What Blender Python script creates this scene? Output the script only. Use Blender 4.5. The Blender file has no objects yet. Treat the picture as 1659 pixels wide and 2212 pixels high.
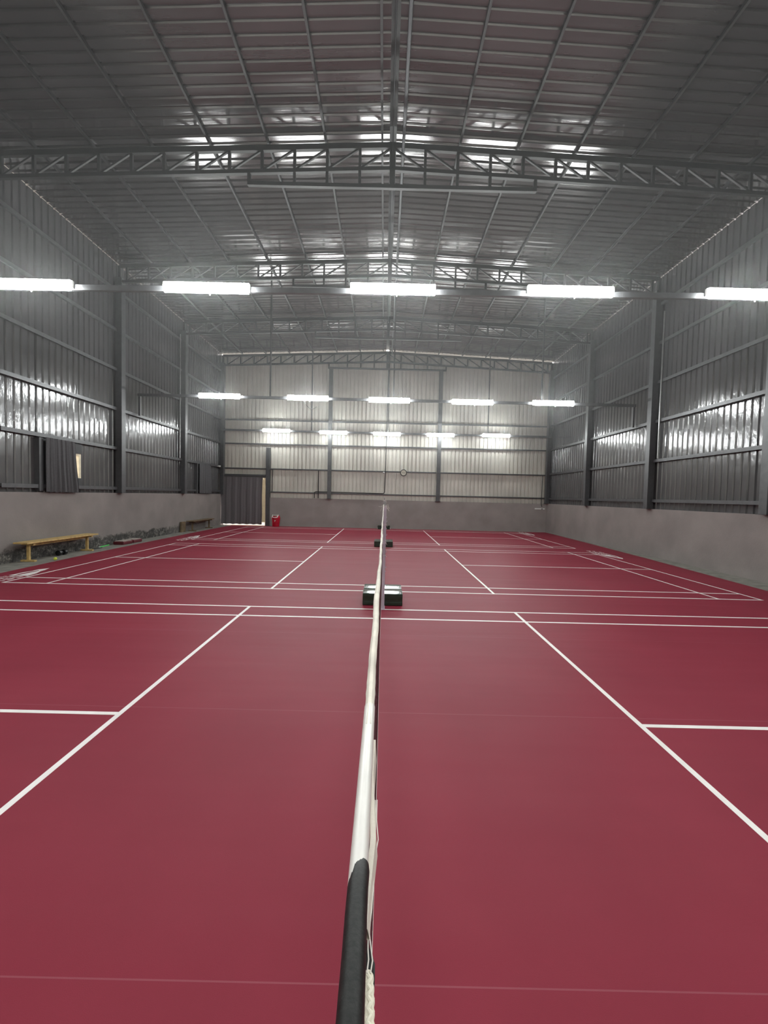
import bpy, bmesh, math, random
from mathutils import Vector, Matrix
random.seed(7)
sc = bpy.context.scene
COL = sc.collection

# ------------------------------------------------------------------ camera
cam_d = bpy.data.cameras.new('camera')
cam = bpy.data.objects.new('camera', cam_d); COL.objects.link(cam)
R_ = Vector((0.9997247, 0.0006419, 0.0234550)); U_ = Vector((-0.0234621, 0.0394668, 0.9989454)); F_ = Vector((0.0002844, 0.9992207, -0.0394710))
cam.matrix_world = Matrix(((R_.x, U_.x, -F_.x, -0.010877), (R_.y, U_.y, -F_.y, -3.062585), (R_.z, U_.z, -F_.z, 1.683135), (0, 0, 0, 1)))
cam_d.sensor_fit = 'VERTICAL'; cam_d.sensor_height = 36.0
cam_d.lens = 36.0 * 898.53 / 2212.0
cam_d.clip_start = 0.01; cam_d.clip_end = 300
sc.camera = cam

# ------------------------------------------------------------------ world, exposure
W = bpy.data.worlds.new('sky'); sc.world = W; W.use_nodes = True
bg = W.node_tree.nodes['Background']; bg.inputs[0].default_value = (1.0, 0.93, 0.90, 1); bg.inputs[1].default_value = 5.0
sc.view_settings.view_transform = 'Standard'; sc.view_settings.look = 'None'
sc.view_settings.gamma = 1.0; sc.view_settings.use_curve_mapping = False
sc.view_settings.exposure = 0.0
LAMP_POWER = 138.0
GLOW_HAZE = 0.0075
sc.cycles.max_bounces = 6; sc.cycles.glossy_bounces = 3; sc.cycles.diffuse_bounces = 3; sc.cycles.use_adaptive_sampling = True; sc.cycles.adaptive_threshold = 0.03
sc.cycles.volume_bounces = 0
sc.cycles.sample_clamp_indirect = 6.0

# ------------------------------------------------------------------ materials
def node_mat(name):
    m = bpy.data.materials.new(name); m.use_nodes = True
    nt = m.node_tree; b = nt.nodes['Principled BSDF']
    return m, nt, b
def simple(name, col, rough=0.5, metal=0.0, noise=0.12, nscale=8.0, bump=0.0, bscale=60.0, coat=0.0, spec=0.5):
    m, nt, b = node_mat(name); N, L = nt.nodes, nt.links
    tc = N.new('ShaderNodeTexCoord')
    n = N.new('ShaderNodeTexNoise'); n.inputs['Scale'].default_value = nscale; n.inputs['Detail'].default_value = 4
    L.new(tc.outputs['Object'], n.inputs['Vector'])
    r = N.new('ShaderNodeMapRange'); r.inputs[1].default_value = 0.3; r.inputs[2].default_value = 0.7
    r.inputs[3].default_value = 1 - noise; r.inputs[4].default_value = 1 + noise
    L.new(n.outputs['Fac'], r.inputs[0])
    mx = N.new('ShaderNodeVectorMath'); mx.operation = 'SCALE'; mx.inputs[0].default_value = col
    L.new(r.outputs[0], mx.inputs['Scale']); L.new(mx.outputs[0], b.inputs['Base Color'])
    b.inputs['Roughness'].default_value = rough; b.inputs['Metallic'].default_value = metal
    b.inputs['Specular IOR Level'].default_value = spec
    b.inputs['Coat Weight'].default_value = coat; b.inputs['Coat Roughness'].default_value = 0.15
    if bump:
        n2 = N.new('ShaderNodeTexNoise'); n2.inputs['Scale'].default_value = bscale; L.new(tc.outputs['Object'], n2.inputs['Vector'])
        bp = N.new('ShaderNodeBump'); bp.inputs['Strength'].default_value = bump; bp.inputs['Distance'].default_value = 0.01
        L.new(n2.outputs['Fac'], bp.inputs['Height']); L.new(bp.outputs[0], b.inputs['Normal'])
    return m
def sheet_mat(name, col, rough, metal, stretch, dist, spec=0.5):
    # glossy painted steel sheet; long shallow dents ("oil canning") bend its reflections
    m, nt, b = node_mat(name); N, L = nt.nodes, nt.links
    tc = N.new('ShaderNodeTexCoord'); mp = N.new('ShaderNodeMapping'); mp.inputs['Scale'].default_value = stretch
    n = N.new('ShaderNodeTexNoise'); n.inputs['Scale'].default_value = 1.0; n.inputs['Detail'].default_value = 3
    L.new(tc.outputs['Object'], mp.inputs[0]); L.new(mp.outputs[0], n.inputs['Vector'])
    bp = N.new('ShaderNodeBump'); bp.inputs['Strength'].default_value = 1.0; bp.inputs['Distance'].default_value = dist
    L.new(n.outputs['Fac'], bp.inputs['Height']); L.new(bp.outputs[0], b.inputs['Normal'])
    n2 = N.new('ShaderNodeTexNoise'); n2.inputs['Scale'].default_value = 0.7; n2.inputs['Detail'].default_value = 5
    L.new(tc.outputs['Object'], n2.inputs['Vector'])
    r = N.new('ShaderNodeMapRange'); r.inputs[1].default_value = 0.3; r.inputs[2].default_value = 0.7; r.inputs[3].default_value = 0.85; r.inputs[4].default_value = 1.15
    L.new(n2.outputs['Fac'], r.inputs[0])
    mx = N.new('ShaderNodeVectorMath'); mx.operation = 'SCALE'; mx.inputs[0].default_value = col
    L.new(r.outputs[0], mx.inputs['Scale']); L.new(mx.outputs[0], b.inputs['Base Color'])
    b.inputs['Roughness'].default_value = rough; b.inputs['Metallic'].default_value = metal; b.inputs['Specular IOR Level'].default_value = spec
    return m
def plaster_mat(name, col, stain_h=0.0, stain_y=None):
    m, nt, b = node_mat(name); N, L = nt.nodes, nt.links
    tc = N.new('ShaderNodeTexCoord')
    n = N.new('ShaderNodeTexNoise'); n.inputs['Scale'].default_value = 1.3; n.inputs['Detail'].default_value = 6
    L.new(tc.outputs['Object'], n.inputs['Vector'])
    r = N.new('ShaderNodeMapRange'); r.inputs[1].default_value = 0.3; r.inputs[2].default_value = 0.7; r.inputs[3].default_value = 0.88; r.inputs[4].default_value = 1.12
    L.new(n.outputs['Fac'], r.inputs[0])
    mx = N.new('ShaderNodeVectorMath'); mx.operation = 'SCALE'; mx.inputs[0].default_value = col
    L.new(r.outputs[0], mx.inputs['Scale']); out = mx.outputs[0]
    if stain_h:   # rising damp: dark ragged band with pale salt patches
        sp = N.new('ShaderNodeSeparateXYZ'); L.new(tc.outputs['Object'], sp.inputs[0])
        n3 = N.new('ShaderNodeTexNoise'); n3.inputs['Scale'].default_value = 3.0; n3.inputs['Detail'].default_value = 8; n3.inputs['Roughness'].default_value = 0.7
        L.new(tc.outputs['Object'], n3.inputs['Vector'])
        a = N.new('ShaderNodeMath'); a.operation = 'MULTIPLY_ADD'; a.inputs[1].default_value = -0.5; a.inputs[2].default_value = 0.25 
        L.new(n3.outputs['Fac'], a.inputs[0])
        h = N.new('ShaderNodeMath'); h.operation = 'ADD'; L.new(sp.outputs['Z'], h.inputs[0]); L.new(a.outputs[0], h.inputs[1])
        k = N.new('ShaderNodeMapRange'); k.inputs[1].default_value = stain_h - 0.03; k.inputs[2].default_value = stain_h + 0.04; k.inputs[3].default_value = 1; k.inputs[4].default_value = 0
        L.new(h.outputs[0], k.inputs[0])
        n4 = N.new('ShaderNodeTexNoise'); n4.inputs['Scale'].default_value = 9.0; n4.inputs['Detail'].default_value = 8; n4.inputs['Roughness'].default_value = 0.75
        L.new(tc.outputs['Object'], n4.inputs['Vector'])
        cr = N.new('ShaderNodeValToRGB'); e = cr.color_ramp.elements
        e[0].position = 0.40; e[0].color = (0.022, 0.02, 0.019, 1); e[1].position = 0.66; e[1].color = (0.30, 0.28, 0.25, 1)
        q = cr.color_ramp.elements.new(0.54); q.color = (0.07, 0.065, 0.06, 1)
        L.new(n4.outputs['Fac'], cr.inputs[0])
        # damp only along part of the wall
        yr = N.new('ShaderNodeMapRange'); yr.inputs[1].default_value = 12.5; yr.inputs[2].default_value = 14.5; yr.inputs[3].default_value = 1; yr.inputs[4].default_value = 0.25
        L.new(sp.outputs['Y'], yr.inputs[0])
        mm = N.new('ShaderNodeMath'); mm.operation = 'MULTIPLY'; L.new(k.outputs[0], mm.inputs[0]); L.new(yr.outputs[0], mm.inputs[1])
        mix = N.new('ShaderNodeMix'); mix.data_type = 'RGBA'
        L.new(mm.outputs[0], mix.inputs[0]); L.new(out, mix.inputs[6]); L.new(cr.outputs[0], mix.inputs[7]); out = mix.outputs[2]
    L.new(out, b.inputs['Base Color']); b.inputs['Roughness'].default_value = 0.85
    n2 = N.new('ShaderNodeTexNoise'); n2.inputs['Scale'].default_value = 25; L.new(tc.outputs['Object'], n2.inputs['Vector'])
    bp = N.new('ShaderNodeBump'); bp.inputs['Strength'].default_value = 0.3; bp.inputs['Distance'].default_value = 0.01
    L.new(n2.outputs['Fac'], bp.inputs['Height']); L.new(bp.outputs[0], b.inputs['Normal'])
    return m
def mat_floor():
    m, nt, b = node_mat('red_vinyl_mat'); N, L = nt.nodes, nt.links
    tc = N.new('ShaderNodeTexCoord'); sp = N.new('ShaderNodeSeparateXYZ'); L.new(tc.outputs['Object'], sp.inputs[0])
    # 1.8 m wide rolls laid side by side: a thin seam between rolls
    a = N.new('ShaderNodeMath'); a.operation = 'ADD'; a.inputs[1].default_value = 100 * 1.8 - 0.1; L.new(sp.outputs['Y'], a.inputs[0])
    f = N.new('ShaderNodeMath'); f.operation = 'MODULO'; f.inputs[1].default_value = 1.8; L.new(a.outputs[0], f.inputs[0])
    c = N.new('ShaderNodeMath'); c.operation = 'LESS_THAN'; c.inputs[1].default_value = 0.006; L.new(f.outputs[0], c.inputs[0])
    n = N.new('ShaderNodeTexNoise'); n.inputs['Scale'].default_value = 0.8; n.inputs['Detail'].default_value = 5
    L.new(tc.outputs['Object'], n.inputs['Vector'])
    cr = N.new('ShaderNodeValToRGB'); e = cr.color_ramp.elements
    e[0].position = 0.3; e[0].color = (0.205, 0.0225, 0.040, 1); e[1].position = 0.7; e[1].color = (0.230, 0.0265, 0.046, 1)
    L.new(n.outputs['Fac'], cr.inputs[0])
    mix = N.new('ShaderNodeMix'); mix.data_type = 'RGBA'; mix.inputs[7].default_value = (0.25, 0.06, 0.08, 1)
    L.new(c.outputs[0], mix.inputs[0]); L.new(cr.outputs[0], mix.inputs[6]); L.new(mix.outputs[2], b.inputs['Base Color'])
    n2 = N.new('ShaderNodeTexNoise'); n2.inputs['Scale'].default_value = 350; n2.inputs['Detail'].default_value = 2; L.new(tc.outputs['Object'], n2.inputs['Vector'])
    mp = N.new('ShaderNodeMapping'); mp.inputs['Scale'].default_value = (0.25, 2.2, 1)
    n3 = N.new('ShaderNodeTexNoise'); n3.inputs['Scale'].default_value = 1.0; n3.inputs['Detail'].default_value = 2
    L.new(tc.outputs['Object'], mp.inputs[0]); L.new(mp.outputs[0], n3.inputs['Vector'])
    b1 = N.new('ShaderNodeBump'); b1.inputs['Strength'].default_value = 0.5; b1.inputs['Distance'].default_value = 0.02; L.new(n3.outputs['Fac'], b1.inputs['Height'])
    bp = N.new('ShaderNodeBump'); bp.inputs['Strength'].default_value = 0.35; bp.inputs['Distance'].default_value = 0.001
    L.new(n2.outputs['Fac'], bp.inputs['Height']); L.new(b1.outputs[0], bp.inputs['Normal']); L.new(bp.outputs[0], b.inputs['Normal'])
    b.inputs['Roughness'].default_value = 0.52; b.inputs['Specular IOR Level'].default_value = 0.09
    return m
M = {}
M['roof'] = sheet_mat('roof_sheet', (0.118, 0.113, 0.113), 0.15, 0.7, (0.45, 5.0, 1.0), 0.0065)
M['side'] = sheet_mat('dark_wall_sheet', (0.125, 0.123, 0.126), 0.15, 0.42, (1.0, 9.0, 3.2), 0.0085)
M['far'] = sheet_mat('cream_wall_sheet', (0.54, 0.52, 0.465), 0.38, 0.0, (4.0, 1.0, 1.5), 0.003)
M['roofsteel'] = simple('dark_roof_steel', (0.032, 0.031, 0.031), 0.45, 0.2, bump=0.1)
M['steel'] = simple('grey_painted_steel', (0.08, 0.08, 0.084), 0.42, 0.3, bump=0.1)
M['steel2'] = simple('pale_galvanised_steel', (0.30, 0.30, 0.30), 0.35, 0.7)
M['plaster'] = plaster_mat('grey_plaster', (0.225, 0.195, 0.185))
M['plaster_end'] = plaster_mat('grey_plaster_end_wall', (0.29, 0.26, 0.25))
M['curtain_window'] = simple('dark_grey_window_cloth', (0.075, 0.074, 0.078), 0.9, noise=0.1, nscale=40, bump=0.3, bscale=300)
M['plaster_damp'] = plaster_mat('grey_plaster_damp_base', (0.215, 0.19, 0.18), stain_h=0.27)
M['concrete'] = simple('concrete_floor', (0.20, 0.187, 0.165), 0.8, noise=0.25, nscale=5, bump=0.3)
M['mat'] = mat_floor()
M['line'] = simple('white_line_paint', (0.80, 0.76, 0.74), 0.45, noise=0.05)
M['lamp'] = None
M['white_plastic'] = simple('white_plastic', (0.75, 0.75, 0.73), 0.35, noise=0.03)
M['curtain'] = simple('charcoal_curtain_cloth', (0.14, 0.13, 0.135), 0.9, noise=0.1, nscale=40, bump=0.3, bscale=300)
M['cream'] = simple('cream_painted_frame', (0.75, 0.68, 0.50), 0.5)
M['green'] = simple('dark_green_gloss_paint', (0.012, 0.034, 0.022), 0.14, noise=0.15, nscale=20, coat=0.3)
M['post'] = simple('lilac_grey_post_paint', (0.50, 0.44, 0.53), 0.4, 0.0)
M['tape'] = simple('white_net_tape', (0.68, 0.63, 0.55), 0.8, noise=0.15, nscale=30, bump=0.08, bscale=500)
M['cord_white'] = simple('white_cable_sheath', (0.66, 0.63, 0.60), 0.35, noise=0.04, nscale=60)
M['cord_black'] = simple('black_rubber_sleeve', (0.012, 0.0115, 0.011), 0.5, spec=0.3, noise=0.45, nscale=500, bump=0.04, bscale=900)
M['net'] = simple('maroon_net_twine', (0.06, 0.008, 0.014), 0.8)
M['strand'] = simple('white_thread', (0.75, 0.70, 0.65), 0.7)
M['rope'] = simple('ivory_braided_rope', (0.85, 0.80, 0.66), 0.7)
M['wood'] = simple('pine_bench_wood', (0.50, 0.34, 0.13), 0.5, noise=0.25, nscale=12)
M['darkwood'] = simple('brown_worn_wood', (0.13, 0.09, 0.05), 0.7, noise=0.3)
M['black'] = simple('black_rubber', (0.01, 0.01, 0.011), 0.4)
M['ball'] = simple('yellow_felt', (0.60, 0.66, 0.08), 0.9)
M['lime'] = simple('bright_green_plastic', (0.08, 0.62, 0.12), 0.4)
M['maroon'] = simple('maroon_vinyl', (0.10, 0.008, 0.016), 0.4)
M['greytop'] = simple('pale_grey_top', (0.38, 0.33, 0.30), 0.8)
M['red'] = simple('red_glossy_plastic', (0.42, 0.008, 0.025), 0.25, coat=0.3)
M['clockface'] = simple('clock_face', (0.62, 0.60, 0.50), 0.4, noise=0.02)
M['dark'] = simple('dark_board', (0.025, 0.025, 0.027), 0.6)
M['pink_wall'] = simple('pink_plaster_outside', (0.80, 0.50, 0.38), 0.9)
M['leaf'] = simple('yellow_green_leaves', (0.45, 0.50, 0.08), 0.7, noise=0.4, nscale=20)
m, nt, b = node_mat('lamp_diffuser'); b.inputs['Base Color'].default_value = (0.9, 0.9, 0.9, 1)
b.inputs['Emission Color'].default_value = (0.95, 1.0, 0.985, 1); b.inputs['Emission Strength'].default_value = LAMP_POWER; M['lamp'] = m
m, nt, b = node_mat('window_glass'); b.inputs['Base Color'].default_value = (1, 1, 1, 1); b.inputs['Transmission Weight'].default_value = 1.0; b.inputs['Roughness'].default_value = 0.02; b.inputs['IOR'].default_value = 1.02; M['glass'] = m

# ------------------------------------------------------------------ mesh helpers
class MB:
    def __init__(s): s.v = []; s.f = []
    def add(s, vs, fs):
        o = len(s.v); s.v += [tuple(p) for p in vs]; s.f += [tuple(i + o for i in f) for f in fs]; return s
    def box(s, x0, x1, y0, y1, z0, z1):
        v = [(x, y, z) for x in (x0, x1) for y in (y0, y1) for z in (z0, z1)]
        return s.add(v, [(0, 1, 3, 2), (4, 6, 7, 5), (0, 4, 5, 1), (2, 3, 7, 6), (0, 2, 6, 4), (1, 5, 7, 3)])
    def beam(s, a, b, w, h=None, up=(0, 0, 1)):   # rectangular bar from a to b
        h = h or w; a = Vector(a); b = Vector(b); d = (b - a).normalized(); up = Vector(up)
        if abs(d.dot(up)) > 0.99: up = Vector((0, 1, 0))
        x = d.cross(up).normalized(); y = x.cross(d).normalized()
        v = [p + x * sx * w / 2 + y * sy * h / 2 for p in (a, b) for sx, sy in ((-1, -1), (1, -1), (1, 1), (-1, 1))]
        return s.add(v, [(0, 3, 2, 1), (4, 5, 6, 7), (0, 1, 5, 4), (1, 2, 6, 5), (2, 3, 7, 6), (3, 0, 4, 7)])
    def tube(s, pts, r, n=8, caps=True):   # r: number or list
        pts = [Vector(p) for p in pts]; k = len(pts); rs = r if isinstance(r, (list, tuple)) else [r] * k
        o = []; fs = []; ref = None
        for i, p in enumerate(pts):
            d = (pts[min(i + 1, k - 1)] - pts[max(i - 1, 0)]).normalized()
            if ref is None: ref = Vector((0, 0, 1)) if abs(d.z) < 0.9 else Vector((1, 0, 0))
            x = d.cross(ref).normalized(); y = x.cross(d).normalized(); ref = y
            for j in range(n):
                a = 2 * math.pi * j / n; o.append(p + (x * math.cos(a) + y * math.sin(a)) * rs[i])
        for i in range(k - 1):
            for j in range(n):
                fs.append((i * n + j, i * n + (j + 1) % n, (i + 1) * n + (j + 1) % n, (i + 1) * n + j))
        if caps: fs.append(tuple(range(n - 1, -1, -1))); fs.append(tuple((k - 1) * n + j for j in range(n)))
        return s.add(o, fs)
    def lathe(s, prof, c=(0, 0, 0), n=24, axis='z', sx=1.0, sy=1.0, caps=True):   # prof: (r, h)
        o = []; fs = []; c = Vector(c)
        for r, h in prof:
            for j in range(n):
                a = 2 * math.pi * j / n; p = Vector((r * math.cos(a) * sx, r * math.sin(a) * sy, h))
                if axis == 'y': p = Vector((p.x, p.z, p.y))
                if axis == 'x': p = Vector((p.z, p.x, p.y))
                o.append(c + p)
        k = len(prof)
        for i in range(k - 1):
            for j in range(n): fs.append((i * n + j, i * n + (j + 1) % n, (i + 1) * n + (j + 1) % n, (i + 1) * n + j))
        if caps: fs.append(tuple(range(n - 1, -1, -1))); fs.append(tuple((k - 1) * n + j for j in range(n)))
        return s.add(o, fs)
    def prism(s, poly, fn, t0, t1):   # poly of (a,b); fn(a,b,t)->xyz
        n = len(poly); v = [fn(a, b, t) for t in (t0, t1) for a, b in poly]
        return s.add(v, [tuple(range(n)), tuple(range(2 * n - 1, n - 1, -1))] + [(i, i + n, (i + 1) % n + n, (i + 1) % n) for i in range(n)])
    def build(s, name, mat, parent=None, smooth=False, bevel=0, loc=None):
        me = bpy.data.meshes.new(name); me.from_pydata(s.v, [], s.f)
        bm = bmesh.new(); bm.from_mesh(me); bmesh.ops.recalc_face_normals(bm, faces=bm.faces)
        if bevel: bmesh.ops.bevel(bm, geom=list(bm.edges), offset=bevel, segments=2, affect='EDGES', profile=0.5)
        bm.to_mesh(me); bm.free()
        if loc is not None:   # origin at the thing's base
            me.transform(Matrix.Translation(-Vector(loc)))
        me.materials.append(mat)
        for p in me.polygons: p.use_smooth = smooth
        if smooth:
            try: me.set_sharp_from_angle(angle=math.radians(40))
            except Exception: pass
        o = bpy.data.objects.new(name, me); COL.objects.link(o)
        if parent is not None: o.parent = parent
        if loc is not None: o.location = loc
        return o
def tag(o, label=None, cat=None, group=None, kind=None):
    if label: o['label'] = label
    if cat: o['category'] = cat
    if group: o['group'] = group
    if kind: o['kind'] = kind
    return o
def empty(name, loc=(0, 0, 0), label=None, cat=None, group=None, kind=None):
    o = bpy.data.objects.new(name, None); COL.objects.link(o); o.location = loc; o.empty_display_size = 0.2
    return tag(o, label, cat, group, kind)
def copy_tree(o, parent=None):
    c = o.copy(); COL.objects.link(c)
    if parent is not None: c.parent = parent
    for ch in list(o.children): copy_tree(ch, c)
    return c

XW = 8.28; YF = 18.15; YB = -6.6
def roof_z(x): return 8.98 - 0.043 * abs(x)

# ribbed sheet: s = along the profile, n = out of the room, t = along the ribs
RIB = [(0.0, 0.0), (0.128, 0.0), (0.146, 0.028), (0.182, 0.028)]
RIB_DEEP = [(0.0, 0.0), (0.122, 0.0), (0.130, 0.045), (0.187, 0.045), (0.195, 0.0)]
def ribbed(mb, s0, s1, t0, t1, fn, pitch=0.2, RIB=RIB):
    """t0, t1 numbers or functions of s; fn(s, n, t) -> point"""
    f0 = t0 if callable(t0) else (lambda s: t0); f1 = t1 if callable(t1) else (lambda s: t1)
    prof = []; k = math.floor(s0 / pitch)
    while k * pitch < s1 + 1e-6:
        for a, n in RIB:
            s = k * pitch + a
            if s0 <= s <= s1: prof.append((s, n))
        k += 1
    if prof[0][0] > s0 + 1e-4: prof.insert(0, (s0, 0.0))
    if prof[-1][0] < s1 - 1e-4: prof.append((s1, 0.0))
    n = len(prof)
    v = [fn(s, h, f0(s)) for s, h in prof] + [fn(s, h, f1(s)) for s, h in prof]
    v += [fn(s, h + 0.004, f0(s)) for s, h in prof] + [fn(s, h + 0.004, f1(s)) for s, h in prof]
    fs = [(i, i + 1, i + 1 + n, i + n) for i in range(n - 1)] + [(2 * n + i, 3 * n + i, 3 * n + i + 1, 2 * n + i + 1) for i in range(n - 1)]
    mb.add(v, fs); return mb

# ------------------------------------------------------------------ floor, ground outside
MB().box(-9.2, 9.2, YB - 0.3, YF + 0.2, -0.25, -0.006).build('floor', M['concrete']); tag(bpy.data.objects['floor'], kind='structure')
g = MB().box(-40, 40, YF + 0.2, 60, -0.35, -0.02); g.box(-40, -9.2, -20, YF + 0.2, -0.35, -0.02)
tag(g.build('floor_outside', simple('outside_concrete', (0.6, 0.57, 0.5), 0.9)), kind='structure')

mat_poly = [(-7.2, YB + 0.4), (-7.45, 5.0), (-7.60, 7.75), (-7.72, 13.0), (-7.74, 18.08), (8.24, 18.08), (8.10, 14.16), (7.83, 9.18), (7.5, 5.0), (7.1, YB + 0.4)]
mb = MB(); mb.prism(mat_poly, lambda a, b, t: (a, b, t), -0.006, 0.0)
MAT = mb.build('court_mat', M['mat']); tag(MAT, 'dark red vinyl badminton mat covering the hall floor, with white court lines', 'floor mat')
CY = [0.0, 7.2276, 14.3816]
def court_lines(cy):
    mb = MB(); w = 0.04; B, D = 6.7, 3.05
    def rx(x0, x1, y): mb.box(x0, x1, cy + y - w / 2, cy + y + w / 2, -0.001, 0.0012)
    def ry(x, y0, y1): mb.box(x - w / 2, x + w / 2, cy + y0, cy + y1, -0.001, 0.0010)
    for sg in (-1, 1):
        rx(-B, B, sg * (D - 0.02)); rx(-B, B, sg * (2.59 - 0.02))
        ry(sg * (B - 0.02), -D, D); ry(sg * 5.92, -D, D); ry(sg * 1.96, -D, D)
        a, b = sorted((sg * 1.96, sg * B)); rx(a, b, 0)
    return mb.build('court_lines', M['line'], MAT)
for c in CY: court_lines(c)
# painted mark beside each back line: a pointed leaf with a slit, then rows of small stroke lettering
def court_mark(ox, oy, sg):
    mb = MB(); z0, z1 = -0.001, 0.0012
    def P(a, b): return (ox + sg * a, oy + sg * b)     # a: towards the wall(-)/line(+), b: along
    def poly(pts): mb.prism([P(*p) for p in pts], lambda a, b, t: (a, b, t), z0, z1)
    # outline relative: a in 0..0.36, b 0..0.8
    poly([(0.0, -0.02), (0.05, -0.02), (0.06, 0.38), (0.10, 0.55), (0.04, 0.45), (0.0, 0.3)])
    poly([(0.13, -0.02), (0.36, -0.02), (0.31, 0.25), (0.22, 0.45), (0.15, 0.5), (0.14, 0.3)])
    poly([(0.05, -0.02), (0.13, -0.02), (0.13, 0.05), (0.055, 0.05)])
    poly([(0.04, 0.45), (0.10, 0.55), (0.15, 0.50), (0.22, 0.45), (0.20, 0.58), (0.12, 0.8), (0.03, 0.62)])
    rnd = random.Random(3)
    for a0, hgt, w, gap, n in ((-0.01, 0.05, 0.05, 0.03, 9), (0.10, 0.08, 0.10, 0.05, 6), (0.23, 0.11, 0.13, 0.06, 5)):
        b = -0.08
        for i in range(n):
            k = rnd.randrange(3); t = hgt * 0.28
            poly([(a0, b), (a0 + hgt, b), (a0 + hgt, b - t * 0.9), (a0, b - t * 0.9)])
            if k != 1: poly([(a0, b - t), (a0 + t, b - t), (a0 + t, b - w), (a0, b - w)])
            if k != 2: poly([(a0 + hgt - t, b - t), (a0 + hgt, b - t), (a0 + hgt, b - w), (a0 + hgt - t, b - w)])
            if k == 2: poly([(a0 + t, b - w + t * 0.9), (a0 + hgt, b - w + t * 0.9), (a0 + hgt, b - w), (a0 + t, b - w)])
            b -= w + gap
    return mb.build('court_mark', M['line'], MAT)
for ox, oy, sg in ((-7.11, 4.80, 1), (-7.11, 11.93, 1), (7.11, 9.80, -1), (7.11, 16.95, -1)): court_mark(ox, oy, sg)

# ------------------------------------------------------------------ walls
def wall_side(name, sg, top, mat_m):
    root = empty(name, (0, 0, 0), kind='structure')
    x0, x1 = sorted((sg * XW, sg * (XW + 0.24)))
    MB().box(x0, x1, YB, YF + 0.2, -0.2, top).build('masonry_base', mat_m, root)
    mb = MB(); fn = lambda s, n, t: (sg * (XW + 0.10 + n), s, t)
    zt = roof_z(XW + 0.1) - 0.01
    if sg < 0:   # opening for the window
        ribbed(mb, YB, 6.95, top - 0.05, zt, fn); ribbed(mb, 8.36, YF + 0.1, top - 0.05, zt, fn)
        ribbed(mb, 6.95, 8.36, 2.88, zt, fn); ribbed(mb, 6.95, 8.36, top - 0.05, 1.72, fn)
    else: ribbed(mb, YB, YF + 0.1, top - 0.05, zt, fn)
    mb.build('cladding_sheet', M['side'], root)
    ys = [YB] + [5.85 - 4.1 * 2, 5.85 - 4.1, 5.85, 9.95, 14.02, 18.1]
    for z in (1.70, 2.93, 4.14, 5.33, 6.52, 7.7):
        for a, b in zip(ys[:-1], ys[1:]):
            if b - a < 0.5: continue
            m2 = MB(); m2.box(*sorted((sg * (XW + 0.0), sg * (XW + 0.095))), a + 0.08, b - 0.08, z - 0.004, z + 0.004 + 0.055)
            m2.box(*sorted((sg * (XW - 0.004), sg * (XW + 0.004))), a + 0.08, b - 0.08, z - 0.03, z + 0.06)
            m2.build('girt', M['steel'], root)
    return root
wl = wall_side('wall_left', -1, 1.57, M['plaster_damp'])
wr = wall_side('wall_right', 1, 1.46, M['plaster'])

wf = empty('wall_back', (0, 0, 0), kind='structure')     # the far end wall
MB().box(-5.87, XW + 0.2, YF, YF + 0.2, -0.2, 1.45).build('masonry_base', M['plaster_end'], wf)
mb = MB(); fn = lambda s, n, t: (s, YF + 0.06 + n, t)
ribbed(mb, -5.93, XW + 0.12, 1.42, lambda s: roof_z(s) - 0.05, fn, RIB=RIB_DEEP); ribbed(mb, -XW - 0.12, -5.93, 2.60, lambda s: roof_z(s) - 0.05, fn, RIB=RIB_DEEP)
mb.build('cladding_sheet', M['far'], wf)
for z, xa in ((1.73, -5.8), (2.90, -8.15), (4.15, -8.15), (5.35, -8.15)):
    for a, b in ((xa, -2.9), (-2.72, 2.6), (2.8, 8.15)):
        MB().box(a, b, YF - 0.02, YF + 0.055, z - 0.03, z + 0.03).build('girt', M['steel'], wf)
wn = empty('wall_front', (0, 0, 0), kind='structure')    # behind the camera
MB().box(-XW - 0.2, XW + 0.2, YB - 0.2, YB, -0.2, 1.5).build('masonry_base', M['plaster'], wn)
mb = MB(); ribbed(mb, -XW - 0.12, XW + 0.12, 1.45, lambda s: roof_z(s), lambda s, n, t: (s, YB - 0.1 - n, t)); mb.build('cladding_sheet', M['far'], wn)

# ------------------------------------------------------------------ roof (ceiling)
ceil = empty('ceiling', (0, 0, 0), kind='structure')
for sg in (-1, 1):
    mb = MB(); ribbed(mb, YB - 0.3, YF + 0.14, 0.07, XW + 0.26, lambda s, n, t: (sg * t, s, roof_z(t) + n)); mb.build('roof_sheet', M['roof'], ceil)
mb = MB(); mb.prism([(-0.22, roof_z(0.22) + 0.035), (0, 9.06), (0.22, roof_z(0.22) + 0.035), (0.22, roof_z(0.22) + 0.045), (0, 9.07), (-0.22, roof_z(0.22) + 0.045)], lambda a, b, t: (a, t, b), YB - 0.3, YF + 0.14)
mb.build('ridge_cap', M['roofsteel'], ceil)
PX = [0.22, 1.37, 2.55, 3.74, 4.93, 6.12, 7.31]
for sg in (-1, 1):
    for x in PX:
        mb = MB(); z = roof_z(x) - 0.003
        xx = sg * x
        mb.box(xx - 0.02, xx + 0.02, YB, YF + 0.05, z - 0.06, z)
        mb.build('purlin', M['roofsteel'], ceil)

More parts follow.
